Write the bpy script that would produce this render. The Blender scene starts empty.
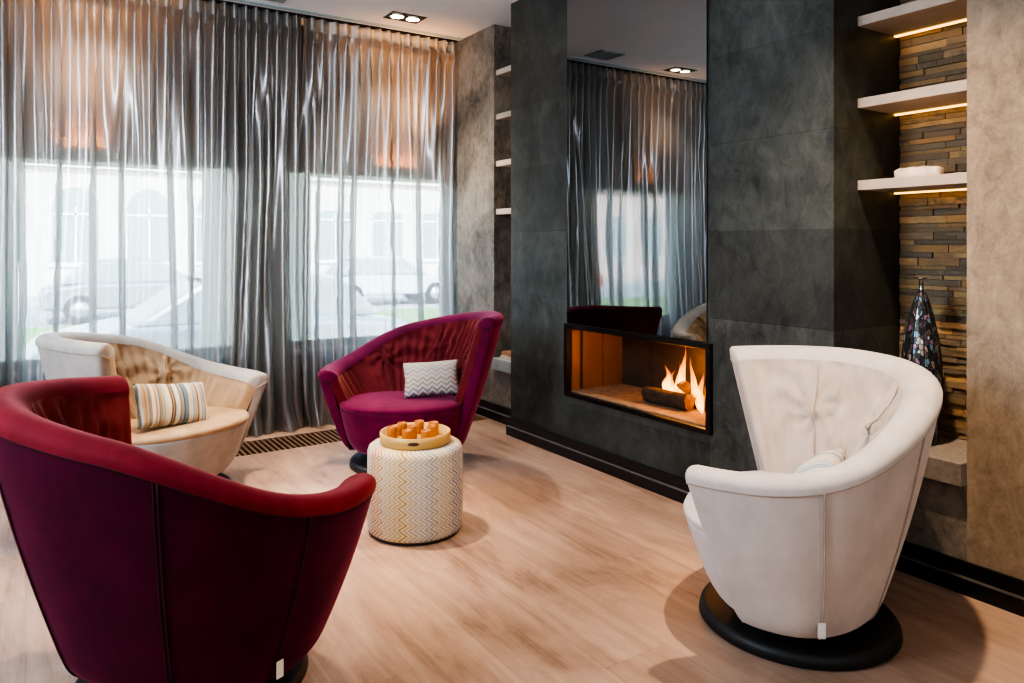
import bpy, bmesh, math, random
from mathutils import Vector, Matrix
PI = math.pi
C = bpy.context.scene.collection
rnd = random.Random(7)

# ------------------------------------------------------------------ materials
def mat(name):
    m = bpy.data.materials.new(name); m.use_nodes = True
    nt = m.node_tree; nt.nodes.clear()
    out = nt.nodes.new('ShaderNodeOutputMaterial')
    return m, nt, out
def N(nt, typ, **kw):
    n = nt.nodes.new(typ)
    for k, v in kw.items():
        if k == 'inp':
            for i, val in v.items():
                if hasattr(val, 'is_output'): nt.links.new(val, n.inputs[i])
                else: n.inputs[i].default_value = val
        else: setattr(n, k, v)
    return n
def M(nt, op, a, b=None, c=None):
    n = nt.nodes.new('ShaderNodeMath'); n.operation = op
    for i, v in enumerate((a, b, c)):
        if v is None: continue
        if hasattr(v, 'is_output'): nt.links.new(v, n.inputs[i])
        else: n.inputs[i].default_value = v
    return n.outputs[0]
def ramp(nt, fac, stops, interp='LINEAR'):
    n = nt.nodes.new('ShaderNodeValToRGB'); n.color_ramp.interpolation = interp
    el = n.color_ramp.elements
    while len(el) > 1: el.remove(el[-1])
    el[0].position = stops[0][0]; el[0].color = (*stops[0][1], 1)
    for p, c in stops[1:]:
        e = el.new(p); e.color = (*c, 1)
    nt.links.new(fac, n.inputs[0]); return n.outputs[0]
def mixc(nt, fac, a, b, mode='MIX'):
    n = nt.nodes.new('ShaderNodeMix'); n.data_type = 'RGBA'; n.blend_type = mode
    for i, v in ((0, fac), (6, a), (7, b)):
        if hasattr(v, 'is_output'): nt.links.new(v, n.inputs[i])
        elif i == 0: n.inputs[0].default_value = v
        else: n.inputs[i].default_value = (*v, 1) if len(v) == 3 else v
    return n.outputs[2]
def objco(nt):
    return nt.nodes.new('ShaderNodeTexCoord').outputs['Object']
def worldco(nt):
    return nt.nodes.new('ShaderNodeNewGeometry').outputs['Position']
def scaled(nt, v, s):
    n = nt.nodes.new('ShaderNodeMapping'); n.inputs['Scale'].default_value = s
    nt.links.new(v, n.inputs[0]); return n.outputs[0]
def noise(nt, v, scale, detail=4, rough=.55, dist=0):
    n = N(nt, 'ShaderNodeTexNoise', inp={'Vector': v, 'Scale': scale, 'Detail': detail, 'Roughness': rough, 'Distortion': dist})
    return n.outputs['Fac']
def bsdf(nt, out, **kw):
    b = nt.nodes.new('ShaderNodeBsdfPrincipled')
    for k, v in kw.items():
        k = k.replace('_', ' ')
        if hasattr(v, 'is_output'): nt.links.new(v, b.inputs[k])
        elif isinstance(v, tuple) and len(v) == 3: b.inputs[k].default_value = (*v, 1)
        else: b.inputs[k].default_value = v
    nt.links.new(b.outputs[0], out.inputs[0]); return b
def bump(nt, b, h, strength=.2, dist=.01):
    n = N(nt, 'ShaderNodeBump', inp={'Height': h, 'Strength': strength, 'Distance': dist})
    nt.links.new(n.outputs[0], b.inputs['Normal'])
def plain(name, col, rough=.5, metal=0., var=.12, scale=20, **kw):
    m, nt, out = mat(name)
    f = noise(nt, objco(nt), scale, 3)
    c = ramp(nt, f, [(.3, tuple(x*(1-var) for x in col)), (.7, tuple(min(1, x*(1+var)) for x in col))])
    bsdf(nt, out, Base_Color=c, Roughness=rough, Metallic=metal, **kw); return m
def emis(name, col, strength):
    m, nt, out = mat(name)
    e = N(nt, 'ShaderNodeEmission', inp={'Color': (*col, 1), 'Strength': strength})
    nt.links.new(e.outputs[0], out.inputs[0]); return m

def velvet(name, dark, lite, sheen_tint, sheen=.8):
    m, nt, out = mat(name)
    co = objco(nt)
    f = noise(nt, scaled(nt, co, (3, 3, 2)), 3, 5, .6)
    c = ramp(nt, f, [(.3, dark), (.7, lite)])
    g = noise(nt, co, 260, 2)
    b = bsdf(nt, out, Base_Color=c, Roughness=.75, Sheen_Weight=sheen, Sheen_Roughness=.38, Sheen_Tint=sheen_tint, Specular_IOR_Level=.15)
    bump(nt, b, M(nt, 'ADD', M(nt, 'MULTIPLY', f, 1.5), g), .12, .004)
    return m

def plaster(name, dark, lite, scale=1.0, spec=.35, rough=.5, seams=False):
    m, nt, out = mat(name)
    p = worldco(nt)
    a = noise(nt, p, 2.2*scale, 6, .62, .6)
    b_ = noise(nt, scaled(nt, p, (1, 1, .6)), 14*scale, 8, .72, .8)
    fine = noise(nt, p, 70*scale, 4, .7)
    f = M(nt, 'ADD', M(nt, 'MULTIPLY', a, .45), M(nt, 'ADD', M(nt, 'MULTIPLY', b_, .42), M(nt, 'MULTIPLY', fine, .13)))
    mid = tuple((x+y)/2 for x, y in zip(dark, lite))
    col = ramp(nt, f, [(.37, dark), (.5, mid), (.63, lite)])
    if seams:
        s = N(nt, 'ShaderNodeSeparateXYZ', inp={0: p})
        # big trowelled slabs: stacked courses, three columns
        colid = M(nt, 'ADD', M(nt, 'GREATER_THAN', s.outputs[1], 2.43), M(nt, 'GREATER_THAN', s.outputs[1], 3.53))
        z = M(nt, 'ADD', s.outputs[2], M(nt, 'MULTIPLY', colid, .19))
        q = M(nt, 'DIVIDE', M(nt, 'SUBTRACT', z, .1), .405)
        course = M(nt, 'FLOOR', q)
        fr = M(nt, 'FRACT', q)
        line = M(nt, 'LESS_THAN', fr, .010)
        wn = N(nt, 'ShaderNodeTexWhiteNoise', noise_dimensions='2D')
        cx = N(nt, 'ShaderNodeCombineXYZ', inp={0: course, 1: colid})
        nt.links.new(cx.outputs[0], wn.inputs['Vector'])
        tone = M(nt, 'ADD', .72, M(nt, 'MULTIPLY', wn.outputs['Value'], .55))
        tone = M(nt, 'MULTIPLY', tone, M(nt, 'SUBTRACT', 1.0, M(nt, 'MULTIPLY', line, .3)))
        cc = N(nt, 'ShaderNodeCombineXYZ', inp={0: tone, 1: tone, 2: tone})
        col = mixc(nt, 1.0, col, cc.outputs[0], 'MULTIPLY')
    rg = M(nt, 'ADD', rough-.12, M(nt, 'MULTIPLY', b_, .3))
    b = bsdf(nt, out, Base_Color=col, Roughness=rg, Specular_IOR_Level=spec)
    bump(nt, b, f, .35, .012)
    return m

def floor_mat():
    m, nt, out = mat('pale_oak_planks')
    p = worldco(nt)
    s = N(nt, 'ShaderNodeSeparateXYZ', inp={0: p})
    W = .24; Lp = 2.3
    ix = M(nt, 'FLOOR', M(nt, 'DIVIDE', s.outputs[0], W))
    off = M(nt, 'FRACT', M(nt, 'MULTIPLY', ix, .377))
    qy = M(nt, 'ADD', M(nt, 'DIVIDE', s.outputs[1], Lp), off)
    iy = M(nt, 'FLOOR', qy)
    fx = M(nt, 'FRACT', M(nt, 'DIVIDE', s.outputs[0], W)); fy = M(nt, 'FRACT', qy)
    gap = M(nt, 'MAXIMUM', M(nt, 'LESS_THAN', fx, .010), M(nt, 'LESS_THAN', fy, .0012))
    wn = N(nt, 'ShaderNodeTexWhiteNoise', noise_dimensions='2D')
    cv = N(nt, 'ShaderNodeCombineXYZ', inp={0: ix, 1: iy}); nt.links.new(cv.outputs[0], wn.inputs['Vector'])
    sh = N(nt, 'ShaderNodeVectorMath', operation='ADD')
    nt.links.new(scaled(nt, p, (6, .55, 1)), sh.inputs[0])
    vs = N(nt, 'ShaderNodeVectorMath', operation='SCALE', inp={0: wn.outputs['Color'], 3: 30.0}); nt.links.new(vs.outputs[0], sh.inputs[1])
    g1 = noise(nt, sh.outputs[0], 1.8, 6, .6, 1.6)
    g2 = noise(nt, scaled(nt, sh.outputs[0], (5, 1, 1)), 7, 4, .6, .4)
    cloud = noise(nt, scaled(nt, p, (2.6, 1.0, 1)), 1.5, 6, .65, .9)
    f = M(nt, 'ADD', M(nt, 'MULTIPLY', g1, .36), M(nt, 'ADD', M(nt, 'MULTIPLY', g2, .14), M(nt, 'MULTIPLY', cloud, .50)))
    col = ramp(nt, f, [(.34, (.16, .095, .066)), (.46, (.36, .23, .165)), (.60, (.49, .335, .25))])
    tone = M(nt, 'ADD', .87, M(nt, 'MULTIPLY', wn.outputs['Value'], .2))
    tone = M(nt, 'MULTIPLY', tone, M(nt, 'SUBTRACT', 1.0, M(nt, 'MULTIPLY', gap, .22)))
    cc = N(nt, 'ShaderNodeCombineXYZ', inp={0: tone, 1: tone, 2: tone})
    col = mixc(nt, 1.0, col, cc.outputs[0], 'MULTIPLY')
    rg = M(nt, 'ADD', .34, M(nt, 'MULTIPLY', g1, .22))
    b = bsdf(nt, out, Base_Color=col, Roughness=rg, Specular_IOR_Level=.4)
    bump(nt, b, f, .12, .006)
    return m

def curtain_mat():
    m, nt, out = mat('sheer_metallic_curtain')
    p = worldco(nt)
    wv = noise(nt, scaled(nt, p, (40, 40, 500)), 1.0, 3, .7)
    wv2 = noise(nt, scaled(nt, p, (500, 500, 12)), 1.0, 3, .7)
    f = M(nt, 'ADD', M(nt, 'MULTIPLY', wv, .5), M(nt, 'MULTIPLY', wv2, .5))
    col = ramp(nt, f, [(.3, (.06, .053, .052)), (.7, (.18, .166, .164))])
    dif = N(nt, 'ShaderNodeBsdfDiffuse', inp={'Color': col})
    trl = N(nt, 'ShaderNodeBsdfTranslucent', inp={'Color': (.60, .62, .56, 1)})
    gls = N(nt, 'ShaderNodeBsdfGlossy', inp={'Color': (.90, .87, .87, 1), 'Roughness': .37})
    m1 = N(nt, 'ShaderNodeMixShader', inp={0: .56, 1: dif.outputs[0], 2: gls.outputs[0]})
    m2 = N(nt, 'ShaderNodeMixShader', inp={0: .24, 1: m1.outputs[0], 2: trl.outputs[0]})
    tr = N(nt, 'ShaderNodeBsdfTransparent', inp={'Color': (.97, 1, .99, 1)})
    fac = M(nt, 'ADD', .50, M(nt, 'MULTIPLY', f, .40))
    m3 = N(nt, 'ShaderNodeMixShader', inp={0: fac, 1: tr.outputs[0], 2: m2.outputs[0]})
    nt.links.new(m3.outputs[0], out.inputs[0]); return m

PAL_WARM = [(.46, .30, .12), (.40, .13, .03), (.38, .09, .02), (.44, .20, .08), (.50, .34, .15), (.40, .25, .05), (.25, .26, .31), (.40, .34, .25), (.13, .15, .27), (.25, .25, .31), (.26, .11, .04), (.46, .30, .12)]
def zigzag(name, palette, hues, fine, teeth, amp, mode):
    """fine chevron stripes whose hue drifts; mode 'drum' wraps round z, 'flat' lies across x,y"""
    m, nt, out = mat(name)
    s = N(nt, 'ShaderNodeSeparateXYZ', inp={0: objco(nt)})
    if mode == 'drum':
        u = M(nt, 'ADD', M(nt, 'DIVIDE', M(nt, 'ARCTAN2', s.outputs[1], s.outputs[0]), 2*PI), 1.0); v = s.outputs[2]
    else:
        u = M(nt, 'ADD', s.outputs[1], 1.0); v = M(nt, 'ADD', s.outputs[0], 1.0)
    tri = M(nt, 'PINGPONG', M(nt, 'MULTIPLY', v, teeth), .5)
    w = M(nt, 'ADD', u, M(nt, 'MULTIPLY', tri, amp))
    fr = M(nt, 'FRACT', M(nt, 'ADD', .472 if mode == 'drum' else 0., M(nt, 'DIVIDE', M(nt, 'MULTIPLY', w, hues), float(len(palette)))))
    hue = ramp(nt, fr, [(i/len(palette), c) for i, c in enumerate(palette)], 'LINEAR')
    q = M(nt, 'MULTIPLY', w, fine)
    st = M(nt, 'FRACT', q)
    wn = N(nt, 'ShaderNodeTexWhiteNoise', noise_dimensions='1D'); nt.links.new(M(nt, 'FLOOR', q), wn.inputs['W'])
    depth = M(nt, 'ADD', .55, M(nt, 'MULTIPLY', wn.outputs['Value'], .6))
    on = M(nt, 'MULTIPLY', M(nt, 'GREATER_THAN', st, .38), M(nt, 'MINIMUM', depth, 1.0))
    col = mixc(nt, on, (.60, .54, .44), hue)
    bsdf(nt, out, Base_Color=col, Roughness=.9, Specular_IOR_Level=.1)
    return m
def striped(name, palette, width):
    m, nt, out = mat(name)
    s = N(nt, 'ShaderNodeSeparateXYZ', inp={0: objco(nt)})
    q = M(nt, 'DIVIDE', M(nt, 'ADD', s.outputs[0], 1.0), width)
    i = M(nt, 'FLOOR', q)
    wn = N(nt, 'ShaderNodeTexWhiteNoise', noise_dimensions='1D'); nt.links.new(i, wn.inputs['W'])
    k = len(palette)
    col = ramp(nt, wn.outputs['Value'], [(j/k, c) for j, c in enumerate(palette)], 'CONSTANT')
    bsdf(nt, out, Base_Color=col, Roughness=.8, Sheen_Weight=.2); return m

def stone_mat():
    m, nt, out = mat('stacked_slate')
    g = nt.nodes.new('ShaderNodeNewGeometry')
    r = g.outputs['Random Per Island']
    f = noise(nt, scaled(nt, g.outputs['Position'], (1, 1, 2)), 18, 6, .7, .5)
    q = M(nt, 'FRACT', M(nt, 'ADD', r, M(nt, 'MULTIPLY', f, .35)))
    col = ramp(nt, q, [(0, (.19, .15, .105)), (.25, (.34, .25, .16)), (.45, (.20, .175, .14)), (.62, (.52, .31, .13)), (.75, (.32, .245, .16)), (.88, (.60, .40, .19)), (1, (.22, .185, .14))])
    b = bsdf(nt, out, Base_Color=col, Roughness=.6, Specular_IOR_Level=.3)
    bump(nt, b, f, .6, .012); return m

def mosaic_mat():
    m, nt, out = mat('iridescent_mosaic')
    co = objco(nt)
    v = N(nt, 'ShaderNodeTexVoronoi', inp={'Vector': scaled(nt, co, (1, 1, .55)), 'Scale': 78.0})
    e = N(nt, 'ShaderNodeTexVoronoi', feature='DISTANCE_TO_EDGE', inp={'Vector': scaled(nt, co, (1, 1, .55)), 'Scale': 78.0})
    sp = N(nt, 'ShaderNodeSeparateColor', inp={0: v.outputs['Color']})
    col = ramp(nt, sp.outputs[0], [(0, (.03, .03, .03)), (.3, (.10, .085, .075)), (.45, (.04, .05, .07)), (.55, (.16, .28, .40)), (.66, (.36, .28, .24)), (.76, (.09, .07, .08)), (.86, (.50, .58, .62)), (.94, (.28, .16, .26))], 'CONSTANT')
    gap = M(nt, 'LESS_THAN', e.outputs['Distance'], .06)
    col = mixc(nt, gap, col, (.004, .004, .004))
    b = bsdf(nt, out, Base_Color=col, Roughness=.3, Metallic=.25)
    bump(nt, b, e.outputs['Distance'], .5, .004); return m

def flame_mat():
    m, nt, out = mat('flame')
    s = N(nt, 'ShaderNodeSeparateXYZ', inp={0: nt.nodes.new('ShaderNodeTexCoord').outputs['Generated']})
    z = s.outputs[2]
    col = ramp(nt, z, [(0, (1, .24, .02)), (.3, (1, .50, .10)), (.6, (1, .30, .03)), (1, (1, .12, .005))])
    em = N(nt, 'ShaderNodeEmission', inp={'Color': col, 'Strength': 5.0})
    tr = N(nt, 'ShaderNodeBsdfTransparent')
    f = noise(nt, scaled(nt, objco(nt), (18, 18, 7)), 2.0, 3, .6, .8)
    a = M(nt, 'MULTIPLY', .8, M(nt, 'MULTIPLY', M(nt, 'SUBTRACT', 1.0, M(nt, 'POWER', z, 1.1)), M(nt, 'SUBTRACT', M(nt, 'MULTIPLY', f, 1.9), .45)))
    mx = N(nt, 'ShaderNodeMixShader', inp={0: a, 1: tr.outputs[0], 2: em.outputs[0]})
    nt.links.new(mx.outputs[0], out.inputs[0]); return m

def glass_mat():
    m, nt, out = mat('window_glass')
    tr = N(nt, 'ShaderNodeBsdfTransparent', inp={'Color': (.93, .98, .97, 1)})
    gl = N(nt, 'ShaderNodeBsdfGlossy', inp={'Roughness': .02})
    fr = N(nt, 'ShaderNodeFresnel', inp={'IOR': 1.3})
    mx = N(nt, 'ShaderNodeMixShader', inp={0: fr.outputs[0], 1: tr.outputs[0], 2: gl.outputs[0]})
    nt.links.new(mx.outputs[0], out.inputs[0]); return m

MT = dict(
    floor=floor_mat(),
    ceiling=plain('white_ceiling_paint', (.84, .87, .90), .9, var=.02, scale=3),
    slate=plaster('dark_slate_plaster', (.016, .018, .017), (.082, .090, .083), 1, .4, .5, True),
    grey=plaster('grey_plaster', (.060, .053, .044), (.34, .30, .25), 1.3, .4, .5),
    beigewall=plaster('taupe_plaster', (.15, .112, .078), (.46, .355, .26), 1.0, .35, .5),  # same plaster as grey, warm downlight put into its colour
    black=plain('black_lacquer', (.008, .008, .010), .32, 0, .2),
    edge=plain('grey_metal_edge', (.35, .35, .34), .35, .8),
    shelf=plain('pale_ash_shelf', (.50, .41, .34), .55, 0, .08, 12),
    stone=stone_mat(), mosaic=mosaic_mat(), curtain=curtain_mat(), flame=flame_mat(), glass=glass_mat(),
    led=emis('warm_led', (1, .54, .12), 3.2),
    lamp=emis('lamp_glow', (1, .82, .6), 30.0),
    winwall=plain('brown_wall_behind_curtain', (.085, .048, .028), .8, 0, .1, 3),
    side=plain('side_wall_paint', (.42, .38, .35), .9, 0, .03, 3),
    sill=plain('white_sill', (.7, .72, .72), .5, 0, .03),
    frame=plain('grey_window_frame', (.30, .33, .33), .5, 0, .05),
    purple=velvet('plum_velvet', (.085, .004, .032), (.16, .010, .058), (.95, .25, .45), .5),
    purple_in=velvet('crimson_velvet', (.105, .010, .015), (.17, .022, .025), (.95, .42, .42), .6),  # same velvet as the plum shell, warm light put into the colour
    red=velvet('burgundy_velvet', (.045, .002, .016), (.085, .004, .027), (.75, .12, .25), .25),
    red_rim=velvet('burgundy_velvet_rim', (.125, .006, .014), (.20, .015, .026), (1, .30, .30), .4),  # same velvet as the burgundy shell, coloured as a lit rim
    red_in=velvet('crimson_velvet_worn', (.14, .014, .017), (.23, .030, .030), (.95, .42, .40), .6),  # same burgundy velvet, reddened by warm light painted into the lining
    beige=velvet('grey_beige_velvet', (.29, .27, .25), (.41, .38, .355), (.9, .85, .78), .5),
    beige_in=velvet('sand_velvet', (.30, .195, .115), (.45, .31, .19), (1, .85, .65), .5),
    white=velvet('ivory_velvet', (.54, .485, .455), (.67, .61, .58), (1, .95, .9), .5),
    white_in=velvet('ivory_velvet_inner', (.48, .40, .35), (.62, .53, .48), (1, .92, .85), .5),
    base=plain('black_satin_metal', (.012, .013, .014), .5, 0),
    basefloor=plain('dark_stitch', (.05, .02, .03), .8),
    thread=plain('cream_thread', (.45, .38, .33), .8),
    tagmat=plain('white_tag_cloth', (.75, .72, .68), .8, 0, .05),
    chrome=plain('chrome', (.55, .53, .5), .2, 1, .05),
    tray=plain('honey_wood_tray', (.50, .31, .10), .4, 0, .1, 9),
    amber=plain('amber_glass', (.42, .15, .03), .2, 0, .12, 40),
    wax=plain('cream_wax', (.60, .36, .16), .5, 0, .1),
    poufcol=zigzag('zigzag_weave', PAL_WARM, 17.0, 58.0, 22.0, .052, 'drum'),
    poufbase=plain('pouf_underside', (.04, .035, .03), .7),
    cushzig=zigzag('grey_zigzag_weave', [(.36, .34, .36), (.44, .40, .38), (.08, .11, .26), (.05, .08, .24), (.22, .21, .28), (.30, .27, .28), (.40, .32, .28), (.28, .26, .30)], 30.0, 38.0, 19.0, .042, 'flat'),
    cushstripe=striped('multicolour_stripe', [(.58, .54, .46), (.12, .19, .25), (.56, .46, .32), (.34, .20, .09), (.50, .52, .49), (.20, .30, .37), (.62, .58, .50), (.09, .07, .06), (.44, .32, .19), (.30, .37, .40)], .0072),
    cushmulti=striped('pastel_stripe', [(.72, .68, .62), (.45, .55, .6), (.7, .55, .4), (.3, .35, .45), (.75, .72, .68)], .01),
    brass=plain('brass_panel', (.30, .15, .04), .42, .6, .1, 6),
    soot=plain('sooty_steel', (.06, .045, .035), .5, .4, .3, 6),
    hearth=plain('hearth_sand', (.26, .17, .10), .9, 0, .25, 30),
    gunmetal=plain('gunmetal_frame', (.035, .032, .030), .35, .8, .1),
    bark=plain('charred_log', (.055, .032, .018), .9, 0, .6, 25),
    logend=plain('log_end', (.16, .08, .03), .8, 0, .3, 40),
    slat=plain('oak_slat', (.17, .10, .06), .5, 0, .15, 15),
    pit=plain('dark_channel', (.010, .008, .007), .8),
    alabaster=plain('alabaster', (.78, .62, .52), .4, 0, .25, 22),
    book1=plain('book_cover_cream', (.55, .48, .38), .6), book2=plain('book_cover_rust', (.35, .16, .08), .6), paper=plain('paper', (.75, .72, .66), .8),
    asphalt=plain('asphalt', (.36, .37, .38), .9, 0, .1, 3), grass=plain('lawn_grass', (.20, .34, .10), .95, 0, .3, 8),
    pavement=plain('pavement', (.48, .47, .45), .9, 0, .08, 4),
    facade=plain('pale_facade_stone', (.66, .61, .57), .9, 0, .08, 2), faceglass=plain('facade_window_glass', (.26, .32, .33), .25, 0, .1),
    facadered=plain('red_brick_facade', (.62, .46, .42), .9, 0, .1, 4),
    carpale=plain('pale_car_paint', (.50, .56, .60), .25, .2, .03), cardark=plain('dark_car_paint', (.26, .28, .31), .25, .2, .03), carred=plain('red_car_paint', (.35, .06, .05), .25, .2, .03),
    carglass=plain('car_glass', (.28, .34, .36), .15), tyre=plain('tyre', (.02, .02, .02), .8), rim=plain('wheel_rim', (.5, .5, .52), .3, .8),
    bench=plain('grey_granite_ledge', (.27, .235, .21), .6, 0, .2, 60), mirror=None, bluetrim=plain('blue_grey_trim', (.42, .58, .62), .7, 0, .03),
)
m, nt, out = mat('frosted_glass')
tl = N(nt, 'ShaderNodeBsdfTranslucent', inp={'Color': (.80, .80, .70, 1)}); df = N(nt, 'ShaderNodeBsdfDiffuse', inp={'Color': (.7, .7, .62, 1)})
mx = N(nt, 'ShaderNodeMixShader', inp={0: .2, 1: tl.outputs[0], 2: df.outputs[0]}); nt.links.new(mx.outputs[0], out.inputs[0]); MT['frost'] = m
m, nt, out = mat('smoked_mirror')
gl = N(nt, 'ShaderNodeBsdfGlossy', inp={'Color': (.29, .30, .31, 1), 'Roughness': .0})
nt.links.new(gl.outputs[0], out.inputs[0]); MT['mirror'] = m

# ------------------------------------------------------------------ mesh helpers
class MB:
    def __init__(s): s.v = []; s.f = []; s.mi = []
    def box(s, lo, hi, mi=0, rot=None, at=None):
        n = len(s.v)
        for x in (lo[0], hi[0]):
            for y in (lo[1], hi[1]):
                for z in (lo[2], hi[2]):
                    p = Vector((x, y, z))
                    if rot: p = rot @ p
                    if at: p = p + Vector(at)
                    s.v.append(tuple(p))
        for q in ((0, 1, 3, 2), (4, 6, 7, 5), (0, 4, 5, 1), (2, 3, 7, 6), (0, 2, 6, 4), (1, 5, 7, 3)):
            s.f.append(tuple(n+i for i in q)); s.mi.append(mi)
        return s
    def lathe(s, prof, seg=48, at=(0, 0, 0), mi=0, rot=None, caps=True):
        n = len(s.v); k = len(prof)
        for j in range(seg):
            a = 2*PI*j/seg
            for r, z in prof:
                p = Vector((r*math.cos(a), r*math.sin(a), z))
                if rot: p = rot @ p
                s.v.append((p.x+at[0], p.y+at[1], p.z+at[2]))
        for j in range(seg):
            b = (j+1) % seg
            for i in range(k-1):
                s.f.append((n+j*k+i, n+b*k+i, n+b*k+i+1, n+j*k+i+1)); s.mi.append(mi)
        if caps:
            s.f.append(tuple(n+j*k for j in reversed(range(seg)))); s.mi.append(mi)
            s.f.append(tuple(n+j*k+k-1 for j in range(seg))); s.mi.append(mi)
        return s
    def grid(s, rows, mi=0, closed=False):
        n = len(s.v); k = len(rows[0])
        for r in rows: s.v.extend(tuple(p) for p in r)
        R = len(rows)
        for j in range(R if closed else R-1):
            b = (j+1) % R
            for i in range(k-1):
                s.f.append((n+j*k+i, n+b*k+i, n+b*k+i+1, n+j*k+i+1)); s.mi.append(mi)
        return s
    def tube(s, pts, r, seg=8, mi=0):
        n = len(s.v); P = [Vector(p) for p in pts]
        for i, p in enumerate(P):
            t = (P[min(i+1, len(P)-1)]-P[max(i-1, 0)]).normalized()
            u = t.cross(Vector((0, 0, 1)))
            if u.length < 1e-3: u = t.cross(Vector((0, 1, 0)))
            u.normalize(); w = t.cross(u)
            for j in range(seg):
                a = 2*PI*j/seg
                s.v.append(tuple(p+r*(math.cos(a)*u+math.sin(a)*w)))
        for i in range(len(P)-1):
            for j in range(seg):
                b = (j+1) % seg
                s.f.append((n+i*seg+j, n+i*seg+b, n+(i+1)*seg+b, n+(i+1)*seg+j)); s.mi.append(mi)
        s.f.append(tuple(n+j for j in reversed(range(seg)))); s.mi.append(mi)
        s.f.append(tuple(n+(len(P)-1)*seg+j for j in range(seg))); s.mi.append(mi)
        return s
    def prism(s, poly, y0, y1, mi=0):
        """poly of (x,z) extruded along y"""
        n = len(s.v); k = len(poly)
        for y in (y0, y1): s.v.extend((x, y, z) for x, z in poly)
        for i in range(k):
            b = (i+1) % k
            s.f.append((n+i, n+b, n+k+b, n+k+i)); s.mi.append(mi)
        s.f.append(tuple(n+i for i in reversed(range(k)))); s.mi.append(mi)
        s.f.append(tuple(n+k+i for i in range(k))); s.mi.append(mi)
        return s
    def build(s, name, mats, parent=None, smooth=False, bevel=0, segs=2, merge=False):
        me = bpy.data.meshes.new(name); me.from_pydata(s.v, [], s.f)
        if not isinstance(mats, (list, tuple)): mats = [mats]
        for x in mats: me.materials.append(x)
        me.polygons.foreach_set('material_index', s.mi)
        bm = bmesh.new(); bm.from_mesh(me)
        if merge: bmesh.ops.remove_doubles(bm, verts=bm.verts, dist=1e-5)
        bmesh.ops.recalc_face_normals(bm, faces=bm.faces); bm.to_mesh(me); bm.free()
        if smooth: me.polygons.foreach_set('use_smooth', [True]*len(me.polygons))
        o = bpy.data.objects.new(name, me); C.objects.link(o)
        if parent is not None: o.parent = parent
        if bevel:
            b = o.modifiers.new('b', 'BEVEL'); b.width = bevel; b.segments = segs; b.limit_method = 'ANGLE'; b.angle_limit = math.radians(40)
            if hasattr(b, 'harden_normals'): b.harden_normals = False
        return o
def tag(o, label=None, cat=None, group=None, kind=None):
    if label: o['label'] = label
    if cat: o['category'] = cat
    if group: o['group'] = group
    if kind: o['kind'] = kind
    return o
def thing(name, label, cat, loc=(0, 0, 0), rz=0, group=None):
    o = bpy.data.objects.new(name, None); C.objects.link(o); o.empty_display_size = .1
    o.location = loc; o.rotation_euler = (0, 0, rz); return tag(o, label, cat, group)
def struct(name, mb, m, parent=None, **kw):
    o = mb.build(name, m, parent, **kw)
    if parent is None: o['kind'] = 'structure'
    return o
def copy_tree(o, parent=None):
    c = o.copy(); C.objects.link(c); c.parent = parent
    for ch in o.children: copy_tree(ch, c)
    return c

# ------------------------------------------------------------------ room shell (fireplace wall along Y, curtain wall along X)
H = 2.856
XB, XR, XS, XN = 2.70, 2.845, 2.861, 3.152          # breast, set-back wall, shelf fronts, niche backs
YB1, YB2, YR, YP, YW = 4.15, 1.79, 1.357, 4.597, 5.38
XL, YBACK = -2.3, -2.6
struct('floor', MB().box((XL-.2, YBACK-.2, -.1), (3.5, 4.60, 0)).box((XL-.2, 4.92, -.1), (3.5, YW+.25, 0)).box((XL-.2, 4.60, -.1), (-1.6, 4.92, 0)).box((2.80, 4.60, -.1), (3.5, 4.92, 0)).box((-1.6, 4.6, -.1), (2.8, 4.92, -.035)), MT['floor'])
struct('ceiling', MB().box((XL-.2, YBACK-.2, H), (3.5, YW+.25, H+.15)), MT['ceiling'])
struct('wall_left', MB().box((XL-.2, YBACK, 0), (XL, YW+.2, H)), MT['side'])
struct('wall_back', MB().box((XL, YBACK-.2, 0), (3.5, YBACK, H)), MT['side'])
struct('wall_right', MB().box((XR, YBACK, 0), (3.5, YR, H)), MT['beigewall'])
struct('wall_pier', MB().box((XR, YP, 0), (3.5, YW-.001, H)), MT['grey'])
# chimney breast with the firebox opening cut out
FY1, FY2, FZ1, FZ2 = 2.425, 3.53, .375, .780
struct('wall_fireplace', MB().box((XB, YB2, 0), (3.5, YB1, FZ1)).box((XB, YB2, FZ2), (3.5, YB1, H)).box((XB, YB2, FZ1), (3.5, FY1, FZ2)).box((XB, FY2, FZ1), (3.5, YB1, FZ2)).box((3.17, FY1, FZ1), (3.5, FY2, FZ2)), MT['slate'])
struct('wall_niche_near', MB().box((XN+.03, YR, 0), (3.5, YB2, H)).box((XR, YR, 0), (XN+.03, YB2, .385)), MT['grey'])
struct('wall_niche_far', MB().box((XN+.03, YB1, 0), (3.5, YP, H)).box((XR, YB1, 0), (XN+.03, YP, .36)), MT['grey'])
def cladding(name, y0, y1, z0, seed):
    r = random.Random(seed); mb = MB(); z = z0
    while z < H-.005:
        h = min(r.choice((.018, .022, .026, .032)), H-z); y = y0
        while y < y1-.004:
            L = r.uniform(.08, .26); e = min(y+L, y1)
            if y1-e < .04: e = y1
            d = r.choice((.004, .008, .012, .014))
            mb.box((XN+.028-d, y+.001, z+.001), (XN+.03, e-.001, z+h-.001)); y = e
        z += h
    return struct(name, mb, MT['stone'])
cladding('trim_1', YR+.002, YB2-.002, .47, 3).name = 'wall_stone_near'
cladding('trim_1', YB1+.002, YP-.002, .445, 5).name = 'wall_stone_far'
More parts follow.
